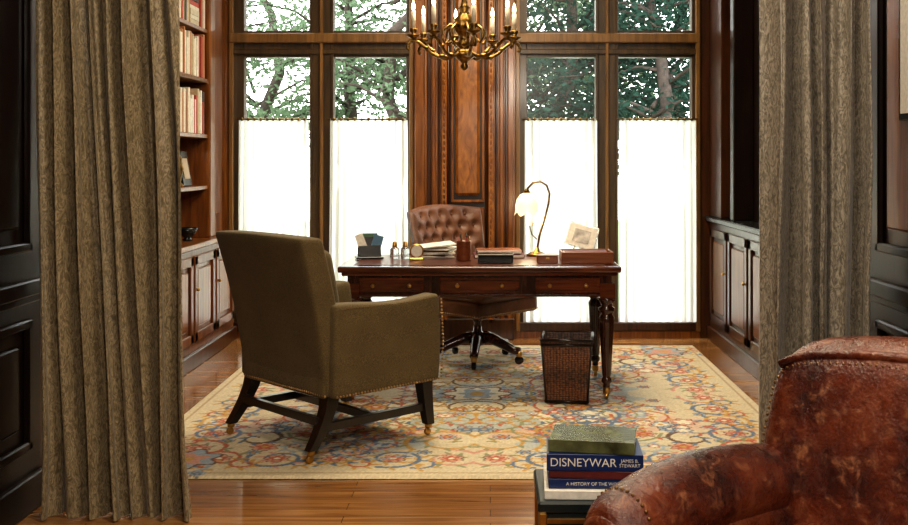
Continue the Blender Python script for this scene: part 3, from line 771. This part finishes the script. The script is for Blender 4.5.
# ---------------------------------------------------------------- outside: lawn + trees
b=B('lawn'); b.bb(-14,14,8.3,26,-.25,-.15,plain('mat_grass',(.10,.16,.05),.9,bscale=5,var=.4)); b.done()
M_bark=plain('mat_bark',(.045,.032,.024),.9,bscale=20,var=.4)
def tree(x,y,h,seed,leafm,n,spread=1.6,ls=.07,nb=34):
    R=random.Random(seed); b=B('tree',(x,y,-.146))
    tp=[(R.uniform(-.1,.1)*k,R.uniform(-.1,.1)*k,h*k/6) for k in range(7)]
    tp[1]=(0,0,h/6)
    b.tube(tp,[.13-.017*k for k in range(7)],M_bark,10)
    tips=[]
    for k in range(nb):
        t=R.uniform(.28,1); base=Vector((tp[min(6,int(t*6))][0],tp[min(6,int(t*6))][1],h*t))
        a=2.4*k+R.uniform(-.4,.4); L=spread*(1.15-.6*t)*R.uniform(.6,1.1)
        e=base+Vector((math.cos(a)*L,math.sin(a)*L,R.uniform(-.1,.5)*L)); mdl=base.lerp(e,.5)+Vector((0,0,.12*L))
        b.tube([base,mdl,e],[.03,.018,.006],M_bark,5)
        for q in range(n//nb):
            s=R.uniform(.2,1.05); p=(base.lerp(mdl,s*2) if s<.5 else mdl.lerp(e,s*2-1))
            p=p+Vector((R.gauss(0,.17),R.gauss(0,.17),R.gauss(0,.12))); p.z=max(.4,p.z); tips.append(p)
    vs=[];fs=[]
    for p in tips:
        u=Vector((R.gauss(0,1),R.gauss(0,1),R.gauss(0,.6))).normalized(); w=u.orthogonal(); w.rotate(Matrix.Rotation(R.uniform(0,6.28),3,u)); w.normalize()
        l=ls*R.uniform(.6,1.3); wd=l*.22; o=len(vs)
        vs+=[p,p+u*l*.5+w*wd,p+u*l,p+u*l*.5-w*wd]; fs.append([o,o+1,o+2,o+3])
    b.add(vs,fs,leafm); b.done()
tree(-3.6,12.5,4.6,1,M_leaf,7000,1.7,.09,46); tree(-2.0,14.2,5.0,2,M_leaf,7000,1.8,.10,46); tree(-.9,12.0,4.4,3,M_leaf,4500,1.5,.085,40)
tree(.75,12.6,5.0,4,M_leaf2,10000,1.7,.10,50); tree(2.5,13.0,4.6,5,M_leaf2,7000,1.8,.09,44); tree(2.0,11.6,4.2,6,M_leaf2,3600,1.2,.085); tree(4.6,15,5,7,M_leaf,4000,2,.11); tree(.2,15,5.4,8,M_leaf,8000,2.2,.12,50); tree(-3.4,16,5.6,9,M_leaf,5000,2.2,.12,44); tree(1.6,15.5,5.4,10,M_leaf,6000,2.2,.11,50)

# ---------------------------------------------------------------- lights / world
w=bpy.data.worlds.new('World'); scene.world=w; w.use_nodes=True; nt=w.node_tree; bg=nt.nodes['Background']
tc=nt.nodes.new('ShaderNodeTexCoord'); sp=nt.nodes.new('ShaderNodeSeparateXYZ'); r=ramp(nt,[(.0,(.6,.62,.55)),(.5,(1,1,.97)),(1,(.82,.92,1))])
mr=N(nt,'ShaderNodeMapRange'); mr.inputs[1].default_value=-1
nt.links.new(tc.outputs['Generated'],sp.inputs[0]); nt.links.new(sp.outputs['Z'],mr.inputs[0]); nt.links.new(mr.outputs[0],r.inputs[0]); nt.links.new(r.outputs[0],bg.inputs[0])
bg.inputs[1].default_value=8.0
def area(name,loc,rot,sx,sy,e,col=(1,.86,.68)):
    l=bpy.data.lights.new(name,'AREA'); l.shape='RECTANGLE'; l.size=sx; l.size_y=sy; l.energy=e; l.color=col
    o=bpy.data.objects.new(name,l); scene.collection.objects.link(o); o.location=loc; o.rotation_euler=rot; return o
area('fill_study_ceiling',(0,6.1,ZC-.03),(0,0,0),1.2,1.2,86,(1,.85,.62))  # added warm fill light under the study ceiling, no fixture there
area('fill_front_ceiling',(.2,2.6,ZC-.03),(0,0,0),.6,.6,50,(1,.86,.66))  # added overhead fill for the foreground, not a ceiling fixture
area('fill_front_room',(.5,-.6,2.5),(math.radians(72),0,math.radians(12)),.5,.5,68,(1,.90,.76))  # unseen fill light added behind the camera, aimed into the room
def point(name,loc,e,col=(1,.75,.45),r=.03):
    l=bpy.data.lights.new(name,'POINT'); l.energy=e; l.color=col; l.shadow_soft_size=r
    o=bpy.data.objects.new(name,l); scene.collection.objects.link(o); o.location=loc
point('lamp_glow',(.223,6.42,DZ+.22),3); point('chandelier_glow',(-.15,6.05,2.7),12,r=.2)

cam=bpy.data.cameras.new('camera'); co=bpy.data.objects.new('camera',cam); scene.collection.objects.link(co)
co.location=(0,0,1.35); co.rotation_euler=(pi/2,0,0); cam.lens=41.6; cam.sensor_width=36; cam.shift_x=-.04; cam.shift_y=-.113
scene.camera=co
scene.view_settings.view_transform='Standard'
try: scene.view_settings.look='Medium High Contrast'
except Exception as ex: print('look',ex)
